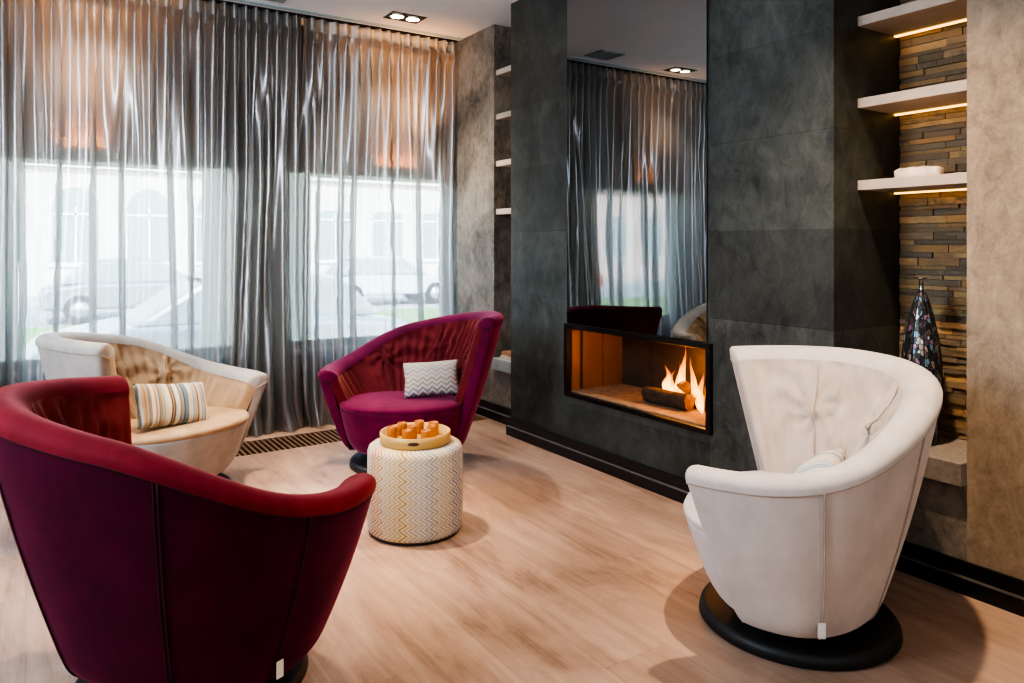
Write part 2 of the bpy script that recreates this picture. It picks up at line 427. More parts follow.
# black stepped baseboards
def board(name, x, y0, y1):
    b = struct(name, MB().box((x-.012, y0, .06), (x, y1, .112)).box((x-.030, y0, 0), (x, y1, .057)), MT['black'])
    e = MB().box((x-.031, y0, .057), (x-.011, y1, .060)).build('metal_edge', MT['edge'], b)  # pale line painted as the highlight on the step of the board
board('baseboard_right', XR, YBACK, YB2); board('baseboard_breast', XB, YB2-.02, YB1+.012); board('baseboard_pier', XR, YB1, YW)
# curtain wall with two window openings
W1, W2, ZS, ZT = (-.23, 1.25), (1.585, XR+.1), .50, 1.82
CLEAR = ((-.035, 1.02), (1.78, XR+.07))
mb = MB().box((XL, YW, 0), (W2[1]+.2, YW+.2, ZS)).box((XL, YW, ZT), (W2[1]+.2, YW+.2, H)).box((W2[1], YW, ZS), (W2[1]+.2, YW+.2, ZT)).box((XL, YW, ZS), (W1[0], YW+.2, ZT)).box((W1[1], YW, ZS), (W2[0], YW+.2, ZT))
struct('wall_window', mb, MT['winwall'])
for k, (a, b) in enumerate((W1, W2)):
    w = thing('window_%d' % (k+1), None, None); w['kind'] = 'structure'
    f = MB()
    for lo, hi in (((a, YW+.06, ZS), (a+.03, YW+.12, ZT)), ((b-.03, YW+.06, ZS), (b, YW+.12, ZT)), ((a+.03, YW+.06, ZS), (b-.03, YW+.12, ZS+.05)), ((a+.03, YW+.06, ZT-.03), (b-.03, YW+.12, ZT))):
        f.box(lo, hi)
    f.build('window_frame', MT['frame'], w)
    c0, c1 = CLEAR[k]
    MB().box((c0, YW+.085, ZS+.05), (c1, YW+.090, ZT-.06)).build('window_glass', MT['glass'], w)
    for lo, hi in (((a+.03, ZS+.05), (c0, ZT-.06)), ((c1, ZS+.05), (b-.03, ZT-.06)), ((a+.03, ZT-.06), (b-.03, ZT-.03))):
        if hi[0]-lo[0] > .03: MB().box((lo[0], YW+.086, lo[1]), (hi[0], YW+.0865, hi[1])).build('frosted_glass', MT['frost'], w)
    MB().box((a-.06 if k == 0 else a-.06, YW-.05, ZS-.03), (min(b+.06, XR-.002), YW+.06, ZS)).build('window_sill', MT['sill'], w)
# floor convector grille in front of the curtain
g = thing('floor_grille', 'long floor grille of slanting oak slats below the grey curtains', 'grille', (0, 0, 0))
MB().box((-1.6, 4.6, -.034), (2.8, 4.92, -.030)).build('channel', MT['pit'], g)
s_ = MB(); x = -1.585
while x < 2.79:
    s_.box((x, 4.606, -.022), (x+.014, 4.914, -.001)); x += .034
s_.build('slats', MT['slat'], g)

# ------------------------------------------------------------------ ceiling fixtures
def lamp_spot(x, y, energy, angle=95, blend=.85, col=(1, .74, .50), r=.035, tilt=(0, 0)):
    l = bpy.data.lights.new('downlight_beam', 'SPOT'); l.energy = energy; l.spot_size = math.radians(angle); l.spot_blend = blend; l.color = col; l.shadow_soft_size = r
    o = bpy.data.objects.new('downlight_beam', l); C.objects.link(o); o.location = (x, y, H-.03); o.rotation_euler = (tilt[0], tilt[1], 0); return o
def downlight(x, y, label):
    t = thing('ceiling_downlight', label, 'downlight', (x, y, H), 0, 'recessed twin downlights')
    f = MB().box((-.13, -.085, -.004), (.13, -.072, 0)).box((-.13, .072, -.004), (.13, .085, 0)).box((-.13, -.072, -.004), (-.117, .072, 0)).box((.117, -.072, -.004), (.13, .072, 0)).box((-.117, -.072, -.002), (.117, .072, 0))
    f.build('frame', MT['black'], t)
    for s in (-1, 1):
        MB().lathe([(.052, -.003), (.056, -.009), (.048, -.010), (.044, -.004)], 24, (s*.06, 0, 0), caps=False).build('lamp_ring', MT['chrome'], t, True)
        MB().lathe([(.030, -.0035), (.043, -.0035), (.043, -.006), (.030, -.008)], 24, (s*.06, 0, 0)).build('bulb', MT['lamp'], t)
downlight(2.235, 4.80, 'black twin downlight recessed in ceiling beside the grey pier')
downlight(.36, 4.87, 'black twin downlight seen in the mirror near the curtain top')
v = thing('ceiling_vent', 'small square grey ceiling vent reflected in the tall mirror', 'vent', (1.30, 4.82, H))
f = MB()
for k in range(9): f.box((-.11, -.10+k*.0245, -.006), (.11, -.088+k*.0245, -.001))
f.build('slats', MT['frame'], v)
MB().box((-.125, -.115, -.008), (.125, -.104, 0)).box((-.125, .112, -.008), (.125, .122, 0)).box((-.125, -.104, -.008), (-.112, .112, 0)).box((.112, -.104, -.008), (.125, .112, 0)).box((-.112, -.104, -.0008), (.112, .112, 0), 1).build('frame', [MT['frame'], MT['pit']], v)

# ------------------------------------------------------------------ curtains
def curtain(name, label, x0, x1, seed, dense):
    t = thing(name, label, 'curtain', ((x0+x1)/2, 5.145, 0), 0, 'sheer grey curtains')
    r = random.Random(seed); xc = (x0+x1)/2
    def spacing(lo, hi, boost):
        e = [x0]; x = x0
        while x < x1-.02:
            w = r.uniform(lo, hi)
            for (a, b, k) in dense:
                if a < x < b: w *= 1+(k-1)*boost
            x += w; e.append(min(x, x1))
        return e
    pl = spacing(.072, .098, .35)                            # pinch pleats of the heading
    lo = spacing(.10, .30, 1.0)                              # the broad folds they gather into below
    mdl = spacing(.052, .12, .5)
    am = {id(q): [r.uniform(.5, 1.3) for _ in q] for q in (pl, lo, mdl)}
    sk = [r.uniform(-1, 1) for _ in lo]
    rows_z = [0.004, .02, .05, .1, .18, .3, .45, .65, .85, 1.05, 1.25, 1.45, 1.6, 1.75, 1.9, 2.05, 2.2, 2.32, 2.42, 2.51, 2.58, 2.64, 2.68, 2.71, 2.74, 2.775, 2.815]
    ph = [r.uniform(0, 6.28) for _ in range(8)]
    def find(e, X):
        i = 0
        import bisect
        i = min(len(e)-2, max(0, bisect.bisect_right(e, X)-1))
        return i, (X-e[i])/(e[i+1]-e[i]), e[i+1]-e[i]
    cols = []; NX = int((x1-x0)/.0055)
    for n in range(NX+1):
        X = x0+(x1-x0)*n/NX; col = []
        ip, up, wp = find(pl, X)
        for z in rows_z:
            q = 1-z/2.82                                     # 0 at top, 1 at floor
            # fold borders wander with height, so the folds lean and merge
            Xw = X+.05*q*math.sin(X*6+ph[0]+1.7*q)+.018*q*math.sin(X*17+ph[1]+3*q)
            il, ul, wl = find(lo, min(x1, max(x0, Xw)))
            im, um, wm = find(mdl, min(x1, max(x0, Xw+.02*math.sin(ph[7]+4*q))))
            wgt = min(1, max(0, (2.64-z)/1.15)); wgt = wgt*wgt*(3-2*wgt)
            yp = -.030*am[id(pl)][ip]*math.cos(2*PI*up)
            dens = min(1.25, .16/wl)
            tuck = math.exp(-(min(ul, 1-ul)*wl/.015)**2)
            yl = .030*math.cos(2*PI*ul)*am[id(lo)][il]*min(1.2, .6+.4*dens)+.055*tuck
            dxl = -.020*math.exp(-((ul-.0)*wl/.024)**2)*(1 if ul < .5 else 0)+.020*math.exp(-((1-ul)*wl/.024)**2)*(1 if ul >= .5 else 0)
            ym = .033*math.cos(2*PI*um)*am[id(mdl)][im]*(1-.25*q)
            y = yp*(1-wgt)+(yl+ym)*wgt
            dx = dxl*wgt*1.2
            y += .020*q*math.sin(X*8+ph[2]+1.5*q)
            pin = math.exp(-((z-2.69)/.04)**2)
            y += -.016*pin*math.cos(2*PI*up); dx += -.15*wp*math.sin(2*PI*up)*pin
            y -= .13*max(0, q-.55)**1.3*1.6                  # bottoms swing out over the grille
            if z < .14:                                      # puddled hem
                h_ = (1-z/.14)
                y += h_*(-.035+.03*math.sin(X*31+ph[4])); dx += h_*.02*math.sin(X*17+ph[5])
            col.append((X+dx-xc, y, z*1.0085))
        cols.append(col)
    o = MB().grid(cols).build('drape', MT['curtain'], t, True)
    # pleated heading band at top
    hd = MB(); rows = []
    for i in range(len(pl)-1):
        for k in range(8):
            u = k/8; X = pl[i]+(pl[i+1]-pl[i])*u
            y = -.030*am[id(pl)][i]*math.cos(2*PI*u)-.004
            rows.append([(X-xc, y, 2.755), (X-xc, y-.001, 2.80), (X-xc, y, 2.844)])
    hd.grid(rows).build('heading_tape', MT['curtain'], t, True)
    return t
curtain('curtain', 'wide sheer grey curtain panel filling the side nearest the beige armchair', -1.95, 1.60, 11, [(-1.95, -.05, .45), (1.02, 1.30, .6), (1.30, 1.66, .34)])
curtain('curtain', 'sheer grey curtain panel hanging behind the plum armchair, next to the pier', 1.612, XR-.012, 23, [(1.56, 1.76, .34), (2.68, 2.9, .5)])
o = struct('trim_1', MB().box((-2.2, 5.035, H-.004), (XR-.002, 5.085, H+.002)), MT['bluetrim'])  # blue-grey band painting the daylight that spills over the curtain top
MB().box((-2.2, 5.12, H-.011), (XR-.01, 5.17, H)).build('curtain_track', [MT['pit']])
tag(bpy.data.objects['curtain_track'], 'dark slim curtain track running along the ceiling edge', 'curtain track')

# ------------------------------------------------------------------ mirror + fireplace
o = MB().box((XB-.012, 2.442, FZ2+.016), (XB-.001, 3.522, H-.002)).build('wall_mirror', MT['mirror'])
tag(o, 'tall smoked mirror panel set above the open fireplace', 'mirror')
fp = thing('fireplace', 'wide built-in fireplace with thin dark frame below the mirror', 'fireplace', (XB, (FY1+FY2)/2, FZ1))
dy = (FY2-FY1)/2; dz = FZ2-FZ1
fr = MB()
for lo, hi in (((-.022, -dy-.012, -.012), (.012, -dy+.016, dz+.012)), ((-.022, dy-.016, -.012), (.012, dy+.012, dz+.012)), ((-.022, -dy+.016, -.012), (.012, dy-.016, .012)), ((-.022, -dy+.016, dz-.016), (.012, dy-.016, dz+.012))):
    fr.box(lo, hi)
fr.build('frame', MT['gunmetal'], fp, bevel=.002)
D = .41
MB().box((.012, dy-.020, .004), (D, dy-.012, dz-.004)).build('side_panel', MT['soot'], fp)
for a, b in ((.014, .070), (.095, .245), (.250, D-.004)):
    MB().box((a, dy-.027, .012), (b, dy-.020, dz-.03)).build('side_plate', MT['brass'], fp)
MB().box((.012, -dy+.012, .004), (D, -dy+.022, dz-.004)).build('side_panel', MT['brass'], fp)
k = MB()
for a in range(4): k.box((D, -dy+.012+a*.2765, .004), (D+.008, -dy+.012+a*.2765+.271, dz-.004))
k.build('back_panel', MT['soot'], fp)
MB().box((.012, -dy+.012, dz-.010), (D, dy-.012, dz-.004)).build('top_panel', MT['soot'], fp)
MB().box((.012, -dy+.012, .002), (D, dy-.012, .020)).build('hearth_floor', MT['hearth'], fp)
def log(name, label, p0, p1, r, seed):
    rr = random.Random(seed); t = thing(name, label, 'log', p0, 0, 'logs in the fireplace')
    a = Vector(p1)-Vector(p0); L = a.length; q = a.to_track_quat('Z', 'Y').to_matrix()
    n = 22; ph = [rr.uniform(0, 6) for _ in range(4)]; rows = []
    for j in range(n):
        th = 2*PI*j/n; row = []
        for i in range(9):
            R = r*(1+.09*math.sin(3*th+ph[0])+.06*math.sin(7*th+ph[1]+i)+.04*math.sin(i*1.3+ph[2]))
            row.append(tuple(q @ Vector((R*math.cos(th), R*math.sin(th), L*i/8))))
        rows.append(row)
    mb = MB().grid(rows, closed=True)
    mb.build('bark', MT['bark'], t, True)
    for i, z in ((0, -.001), (8, L+.001)):
        mb = MB(); mb.v = [tuple(rows[j][i]) for j in range(n)]; mb.f = [tuple(range(n))]; mb.mi = [0]
        mb.build('cut_end', MT['logend'], t)
log('firewood_log', 'front charred log lying on the hearth below the flames', (2.86, 3.03, FZ1+.066), (2.88, 2.73, FZ1+.066), .042, 1)
log('firewood_log', 'rear charred log behind the front one in the fire', (2.98, 2.98, FZ1+.058), (2.97, 2.62, FZ1+.058), .036, 2)
log('firewood_log', 'uppermost log lying across the two lower logs in the fire', (2.88, 2.76, FZ1+.137), (2.99, 2.90, FZ1+.125), .028, 3)
def flame(x, y, z, h, r, seed):
    rr = random.Random(seed); rows = []; n = 14; ph = [rr.uniform(0, 6) for _ in range(4)]
    for j in range(n):
        th = 2*PI*j/n; row = []
        for i in range(15):
            q = i/14; R = r*(math.sin(PI*min(1, (q*.9+.12)))**.8)*(1-q)**.55*(1+.25*math.sin(2*th+ph[0]+q*5))
            row.append((R*math.cos(th)*.7+.35*r*math.sin(q*4.2+ph[1])*q*1.6, R*math.sin(th)+.6*r*math.sin(q*5+ph[2])*q*1.5, h*q))
        rows.append(row)
    return MB().grid(rows, closed=True)
fire = thing('fire', 'bright orange flames burning over the logs in the fireplace', 'fire', (2.92, 2.80, FZ1+.07))
for i, (x, y, z, h, r) in enumerate([(0, .02, .0, .29, .024), (.01, .05, .0, .20, .026), (.0, .14, .0, .17, .026), (.03, .17, .0, .13, .024), (.02, .11, .0, .14, .026), (-.01, -.12, -.045, .22, .020), (.01, -.15, -.045, .15, .020), (.03, -.05, .0, .12, .022), (.05, -.01, .0, .23, .020), (.0, -.095, -.045, .11, .018), (-.03, .08, .01, .10, .018), (-.02, -.135, -.05, .11, .018)]):
    f = flame(x, y, z, h, r, 40+i).build('flame', MT['flame'], fire, True); f.location = (x, y, z)
for (x, y, z, e) in ((2.90, 2.80, .62, 3.6), (2.93, 2.66, .54, 2.6), (2.92, 2.98, .58, 1.2)):
    l = bpy.data.lights.new('fire_glow', 'POINT'); l.energy = e; l.color = (1, .36, .06); l.shadow_soft_size = .05
    o = bpy.data.objects.new('fire_glow', l); C.objects.link(o); o.location = (x, y, z)

# ------------------------------------------------------------------ shelves
def shelf(y0, y1, z, label, group, led=True, th=.040):
    t = thing('wall_shelf', label, 'shelf', (XS, (y0+y1)/2, z), 0, group); h = (y1-y0)/2-.001
    MB().box((0, -h, -th), (XN-XS-.008, h, 0)).build('board', MT['shelf'], t, bevel=.0015)
    if led: MB().box((XN-XS-.030, -h+.005, -th-.006), (XN-XS-.016, h-.005, -th-.0005)).build('led_strip', MT['led'], t)
for z, w in ((1.518, 'lowest thick pale shelf carrying the alabaster block, lit underneath'), (1.8545, 'middle thick pale shelf above the one with the alabaster block'), (2.1905, 'topmost thick pale shelf in the stone niche by the taupe wall')):
    shelf(YR, YB2, z, w, 'lit shelves in the stone niche')
for z, w in ((1.517, 'lowest pale shelf in the narrow niche beside the pier'), (1.8645, 'second lowest pale shelf in the narrow niche beside the pier'), (2.2045, 'second highest pale shelf in the narrow niche beside the pier'), (2.523, 'highest pale shelf in the narrow niche beside the pier')):
    shelf(YB1, YP, z, w, 'shelves in the narrow niche', True)
o = MB().box((2.806, YR+.001, .386), (XN+.02, YB2-.001, .468)).build('niche_bench', MT['bench'], bevel=.002); tag(o, 'thick pale ledge under the mosaic bottle in the stone niche', 'ledge')
o = MB().box((2.82, YB1+.001, .362), (XN+.02, YP-.001, .443)).build('niche_bench', MT['frame'], bevel=.002); tag(o, 'grey ledge at the foot of the narrow niche, carrying books', 'ledge')
# mosaic bottle
t = thing('mosaic_bottle', 'tall dark iridescent mosaic bottle with slim silver neck on the ledge', 'bottle', (2.985, 1.595, .468))
prof = [(.052, 0), (.056, .006), (.058, .05), (.066, .12), (.072, .20), (.0725, .27), (.068, .35), (.058, .43), (.044, .50), (.028, .56), (.015, .595), (.010, .605)]
MB().lathe(prof, 40).build('body', MT['mosaic'], t, True)
w = MB()
for k in range(10):
    a = 2*PI*k/10; w.tube([(r*1.01*math.cos(a), r*1.01*math.sin(a), z) for r, z in prof[1:-1]], .0022, 6)
w.build('lead_ribs', MT['base'], t, True)
MB().lathe([(.011, .600), (.009, .61), (.008, .645), (.010, .650), (.021, .652), (.021, .656), (.004, .657)], 24).build('neck', MT['chrome'], t, True)
# alabaster block
def pillow_mesh(w, h, d, nx=26, ny=20, pinch=.10, seed=0, wob=.0):
    r = random.Random(seed); ph = [r.uniform(0, 6) for _ in range(6)]; mb = MB()
    for sgn in (1, -1):
        rows = []
        for i in range(nx+1):
            u = -1+2*i/nx; row = []
            for j in range(ny+1):
                v = -1+2*j/ny
                x = u*w/2*(1-pinch*(1-v*v)**1.0*abs(u)**3*.0-pinch*.55*(1-abs(v))**1.2*abs(u))
                y = v*h/2*(1-pinch*.55*(1-abs(u))**1.2*abs(v))
                e = max(0, (1-u**2))*max(0, (1-v**2))
                zz = sgn*(d/2*(e**.42)+.0)+wob*math.sin(5*u+ph[0])*math.sin(4*v+ph[1])*e
                row.append((x, y, zz))
            rows.append(row)
        mb.grid(rows)
    return mb
rows = []
r = random.Random(3)
t = thing('alabaster_block', 'small pale pinkish alabaster block with rounded ends on the lowest lit shelf', 'ornament', (2.975, 1.60, 1.518), math.radians(98))
mb = MB(); n = 9
for i in range(13):
    q = -1+i/6; row = []
    for j in range(25):
        a = 2*PI*j/24; ca, sa = math.cos(a), math.sin(a)
        R = (1-abs(q)**5*.35)
        yy = math.copysign(abs(ca)**.45, ca)*.032*R; zz = .023+math.copysign(abs(sa)**.45, sa)*.023*R*(1+.08*math.sin(i*1.9))
        row.append((q*.085, yy*(1+.06*math.sin(i*2.3)), zz-.023*(1-R)*0))
    rows.append(row)
mb.grid(rows)
mb.f.append(tuple(range(0, 25))); mb.mi.append(0); mb.f.append(tuple(range(12*25, 13*25))); mb.mi.append(0)
mb.build('block', MT['alabaster'], t, True)
MB().tube([(-.05, -.033, .036), (-.02, -.035, .034), (.03, -.0345, .037), (.06, -.033, .034)], .0025).build('vein', MT['wax'], t, True)
# books on the far ledge
for k, (lab, mt, z, a) in enumerate((('cream book lying flat at the bottom of the pair on the grey ledge', 'book1', .443, .1), ('rust-spined book lying on top of the cream one on the grey ledge', 'book2', .471, -.08))):
    t = thing('book', lab, 'book', (2.93, 4.40, z), a, 'books on the grey ledge')
    MB().box((-.08, -.11, 0), (.08, .11, .003)).box((-.08, -.11, .024), (.08, .11, .027)).box((-.08, -.11, .003), (-.076, .11, .024)).build('cover', MT[mt], t)
    MB().box((-.075, -.106, .003), (.076, .106, .024)).build('pages', MT['paper'], t)

# ------------------------------------------------------------------ swivel armchairs
ZB, TL, TH0, W = .097, 1.932, 2.076, .105
AB, BB, FA, FB, CY, SE = .352, .253, .328, .385, -.136, 2.235
HS = (.564, .598, .788, .852, .841)
def rim_h(u, dh):
    q = [a+b for a, b in zip(HS, dh)]; h = [q[0]]+q+[q[4]]
    t = min(3.9999, max(0, u*4)); i = int(t); f = t-i
    a, b, c, d = h[i:i+4]
    return .5*(2*b+(c-a)*f+(2*a-5*b+4*c-d)*f*f+(3*b-a-3*c+d)*f**3)
def cor(z):
    t = (z-ZB)/.055                                          # rounded bottom edge of the shell
    return 0 if t >= 1 else (.028)*(1-math.sqrt(max(0, 1-(1-t)**2)))
def spow(v): return math.copysign(abs(v)**(2/SE), v)
def make_chair(name, label, side, m_out, m_rim, m_in, m_seat, thread, loc, rz, tagpos=-.3, tagm='tagmat', dh=(0, 0, 0, 0, 0), wx=1., th2=0.):
    TH = TH0+th2
    t = thing(name, label, 'armchair', loc, rz, 'swivel tub armchairs')
    sx = side*wx
    def P(th, z, inset):
        dz_ = z-ZB
        return Vector((sx*(AB+FA*dz_-inset)*spow(math.sin(th)), (BB+FB*dz_-inset)*spow(math.cos(th))+CY*dz_, z))
    # parameter columns
    ths = []; NT = 150; e = .10
    for i in range(NT+1): ths.append((-TL+e)+(TL+TH-2*e)*i/NT)
    ends = [.35, .6, .8, .92, 1.0]
    cols = [(-TL+e-q*e*.62, 1-(1-(1-q**3)**(1/3))) for q in reversed(ends)]+[(x, 1.) for x in ths]+[(TH-e+q*e*.62, (1-q**3)**(1/3)) for q in ends]
    btn = [(-.36, .58), (.42, .64), (1.45, .63)]
    def fold(th, z, h):
        d = 0
        r = .42
        for bt, bz in btn:
            dx, dz_ = (th-bt)*r, z-bz; q = math.hypot(dx, dz_)
            an = math.atan2(dz_, dx)
            d += -.026*math.exp(-(q/.030)**2)-.009*math.exp(-(dx/.014)**2)*(1 if z < bz else .7)
            d += .012*math.exp(-q/.17)*math.cos(9*an+1.1*math.sin(40*q))*min(1, q/.05)
        g = .7+.3*math.sin(th*2.1+.6)
        d += .011*g*math.sin(th*44+3*z+1.8*math.sin(th*7))*min(1, max(0, (h-z-.03)/.10))*min(1, (z-.30)/.2)
        return d
    outer, inner, rims, rimline = [], [], [], []
    for th, c in cols:
        u = min(1, max(0, (th+TL)/(TL+TH)))
        h = rim_h(u, dh)-.030*(1-c)
        zr = h-.045
        hw = W/2
        row = []
        for i in range(23):
            tz = (i/22)**1.7; z = ZB+(zr-ZB)*tz
            bul = .012*math.sin(PI*tz)-cor(z)
            hz = .016+(hw-.016)*min(1, (z-ZB)/.36)
            ins = hz-(hz+bul)*c
            row.append(P(th, z, ins))
        row.insert(0, P(th, ZB-.002, .085))                   # tucked under at the bottom
        outer.append(row); rimline.append(row[-1])
        rr_ = []
        for i in range(11):                                  # rolled rim
            a = PI*i/10
            rr_.append(P(th, zr+.045*math.sin(a), hw-(hw+.004)*math.cos(a)*c))
        rims.append(rr_)
        row = [rr_[-1]]
        zi0 = .325
        for i in range(1, 31):
            q = i/30; z = zr+(zi0-zr)*q
            ins = W+q**1.2*(.012+.130*max(0, math.cos(th*.85)))
            inset = hw+(ins-hw)*c
            row.append(P(th, z, inset-fold(th, z, h)*(1 if c >= 1 else 0)))
        inner.append(row)
    MB().grid(outer).build('shell', m_out, t, True)
    MB().grid(rims).build('rim', m_rim, t, True)
    MB().grid(inner).build('back_lining', m_in, t, True)
    sm = MB().tube([p+Vector((p.x, p.y, 0)).normalized()*.001 for p in rimline], .0035, 6)
    sm.build('rim_seam', thread, t, True)
    for th in (-1.05, -.25, .6):
        pts = []; u = (th+TL)/(TL+TH); zr = rim_h(u, dh)-.045
        for i in range(23):
            tz = (i/22)**1.7; z = ZB+(zr-ZB)*tz; pts.append(P(th, z, -.012*math.sin(PI*tz)-.0008+cor(z)))
        q = MB()
        for d in (-.006, .006):
            q.tube([p+Vector((d, 0, 0)) if abs(math.sin(th)) < .6 else p+Vector((0, d, 0)) for p in pts], .0026, 6)
        q.build('seam', thread, t, True)
    for bt, bz in btn:
        j = min(range(len(cols)), key=lambda i: abs(cols[i][0]-bt)); ln = [Vector(p) for p in inner[j]]
        q = MB()
        for d in (-.005, .005):
            q.tube([p+Vector((d, 0, 0))-Vector((p.x, p.y, 0)).normalized()*.006 for p in ln[1:27]], .0028, 6)
        q.build('lining_seam', m_in, t, True)
        p = P(bt, bz, W+.012+.06*max(0, math.cos(bt*.85))); q = MB()
        n = Vector((-p.x, -p.y, 0)).normalized().to_track_quat('Z', 'Y').to_matrix()
        q.lathe([(.002, .006), (.009, .005), (.012, .001), (.012, -.004)], 16, tuple(p), rot=n)
        q.build('button', m_in, t, True)
    # seat: padded cushion over an upholstered drum
    def drum(levels, name, m):
        rows = []
        for z, k, dome in levels:
            row = []
            for j in range(97):
                ph = 2*PI*j/96; s, c = math.sin(ph), math.cos(ph)
                zz = min(z, .425); dz_ = zz-ZB; a, b = AB+FA*dz_, BB+FB*dz_
                fr = min(1, max(0, (abs((ph+PI) % (2*PI)-PI)-1.75)/.5)); fr = fr*fr*(3-2*fr)
                ins = .020+.044*min(1, (zz-ZB)/.33)
                bf = b+.016*fr
                row.append((sx*(a-ins)*spow(s)*k, (bf-ins)*spow(c)*k+CY*dz_, z))
            rows.append(row)
        mb = MB().grid(rows)
        mb.f.append(tuple(range(96))); mb.mi.append(0)
        n = len(rows)-1; mb.f.append(tuple(n*97+j for j in range(96))); mb.mi.append(0)
        mb.build(name, m, t, True, merge=True)
    drum([(ZB-.003, .80, 0), (ZB, .885, 0), (ZB+.012, .93, 0), (ZB+.03, .965, 0), (ZB+.055, .99, 0), (.18, 1.006, 0), (.25, 1.010, 0), (.31, 1.010, 0), (.340, 1.006, 0), (.352, 1.000, 0), (.356, .97, 0)], 'seat_drum', m_out)
    drum([(.350, .96, 0), (.353, .996, 0), (.360, 1.004, 0), (.370, .998, 0), (.379, .975, 0), (.385, .92, 0), (.390, .78, 0), (.393, .55, 0), (.395, .25, 0), (.3955, .02, 0)], 'seat', m_seat)
    # swivel base
    MB().lathe([(.28, .0), (.311, .002), (.317, .008), (.313, .030), (.305, .040), (.29, .044), (.10, .045)], 64).build('base', MT['base'], t, True)
    MB().lathe([(.09, .044), (.075, .055), (.075, ZB-.004), (.12, ZB+.0)], 32).build('swivel_column', MT['base'], t, True)
    # maker's tag sewn in the seam
    p = P(tagpos, .172, -.014); q = MB(); nrm = Vector((p.x, p.y, 0)).normalized(); R = nrm.to_track_quat('Y', 'Z').to_matrix()
    q.box((-.011, -.001, -.045), (.011, .002, .0), rot=R, at=p)
    q.build('tag', MT[tagm], t, bevel=.001)
    return t
dkred = plain('wine_thread', (.03, .002, .012), .8)
sand_t = plain('sand_thread', (.36, .29, .22), .8)
make_chair('swivel_armchair', 'plum velvet tub armchair with grey zigzag cushion, before the curtain', 1, MT['purple'], MT['purple'], MT['purple_in'], MT['purple'], dkred, (1.835, 3.933, 0), math.radians(-32.6), dh=(0, 0, -.005, .01, .03), wx=.95)
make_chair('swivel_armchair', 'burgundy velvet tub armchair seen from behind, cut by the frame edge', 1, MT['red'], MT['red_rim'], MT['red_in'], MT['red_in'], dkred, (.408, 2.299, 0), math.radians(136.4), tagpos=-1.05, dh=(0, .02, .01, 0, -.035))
make_chair('swivel_armchair', 'beige velvet tub armchair with striped cushion, tall wing towards the burgundy chair', -1, MT['beige'], MT['beige'], MT['beige_in'], MT['beige_in'], sand_t, (.590, 4.075, 0), math.radians(25.4), dh=(0, .01, 0, 0, 0))
make_chair('swivel_armchair', 'ivory velvet tub armchair on black disc beside the stone niche', -1, MT['white'], MT['white'], MT['white_in'], MT['white'], MT['thread'], (2.165, 1.573, 0), math.radians(-156.9), dh=(.028, .034, .02, 0, -.008), th2=.09, tagpos=-1.05)

# ------------------------------------------------------------------ cushions
def cushion(label, w, h, d, m, loc, rot, seed):
    o = pillow_mesh(w, h, d, seed=seed, wob=.004).build('cushion', m, None, True, merge=True)
    o.location = loc; o.rotation_euler = rot; tag(o, label, 'cushion', 'small oblong cushions'); return o
R_ = math.radians
def face(f, tilt, roll=0):
    """orientation for a cushion whose front looks along f (xy), leaning back by tilt"""
    fv = Vector((f[0], f[1], 0)).normalized()
    zc = (fv*math.cos(tilt)+Vector((0, 0, math.sin(tilt)))).normalized()
    xc = Vector((0, 0, 1)).cross(fv).normalized()
    yc = zc.cross(xc)
    mm = Matrix((xc, yc, zc)).transposed() @ Matrix.Rotation(roll, 3, 'Z')
    return mm.to_euler()
cushion('small grey and blue zigzag cushion leaning in the plum armchair', .315, .205, .11, MT['cushzig'], (1.935, 3.80, .497), face((-.45, -.9), R_(28), R_(3)), 1)
cushion('small striped brown and blue cushion leaning in the beige armchair', .37, .215, .12, MT['cushstripe'], (.594, 3.90, .487), face((.45, -.9), R_(24), R_(-8)), 2)
cushion('pastel striped cushion lying in the ivory armchair', .30, .20, .10, MT['cushmulti'], (2.30, 1.60, .445), face((-.5, .85), R_(50), R_(-10)), 3)

# ------------------------------------------------------------------ pouf, tray, candle holders
PX, PY, PR, PH = 1.445, 2.995, .208, .385
t = thing('pouf', 'round pouf in pale multicolour zigzag fabric in front of the plum armchair', 'pouf', (PX, PY, 0))
MB().lathe([(PR-.012, .012), (PR-.003, .018), (PR, .03), (PR+.002, .2), (PR, PH-.03), (PR-.006, PH-.012), (PR-.02, PH-.002), (PR-.05, PH), (.002, PH+.001)], 96).build('cover', MT['poufcol'], t, True)
MB().lathe([(PR-.03, 0), (PR-.012, .002), (PR-.010, .014), (PR-.03, .016)], 48).build('plinth', MT['poufbase'], t, True)
t = thing('tray', 'round honey-coloured wooden tray on top of the zigzag pouf', 'tray', (PX, PY-.0, PH+.002))
TR = .155
MB().lathe([(.01, .0), (TR-.004, 0), (TR, .004), (TR, .046), (TR-.003, .048), (TR-.010, .046), (TR-.011, .010), (.01, .009)], 72).build('bowl', MT['tray'], t, True)
a = math.radians(-119)
q = MB()
for i in range(9):
    pass
rows = []
for i in range(13):
    an = a+(-.16+.32*i/12); hh = .0075*math.sqrt(max(0.03, 1-(-1+2*i/12)**2))
    rows.append([((TR+.0006)*math.cos(an), (TR+.0006)*math.sin(an), .026-hh), ((TR+.0006)*math.cos(an), (TR+.0006)*math.sin(an), .026+hh)])
q.grid(rows).build('handle_slot', MT['bark'], t)
spots = [(-.085, .055), (-.02, .095), (.06, .085), (.105, .03), (.065, -.03), (-.005, .025), (-.06, -.04), (.01, -.085)]
rel = ['at the rim nearest the beige armchair', 'at the back of the tray nearest the curtain', 'at the back of the tray nearest the fireplace wall', 'at the rim nearest the mirror', 'in the row facing the ivory armchair', 'in the middle of the tray', 'at the rim facing the burgundy armchair', 'in front, just behind the tray handle slot']
proto = None
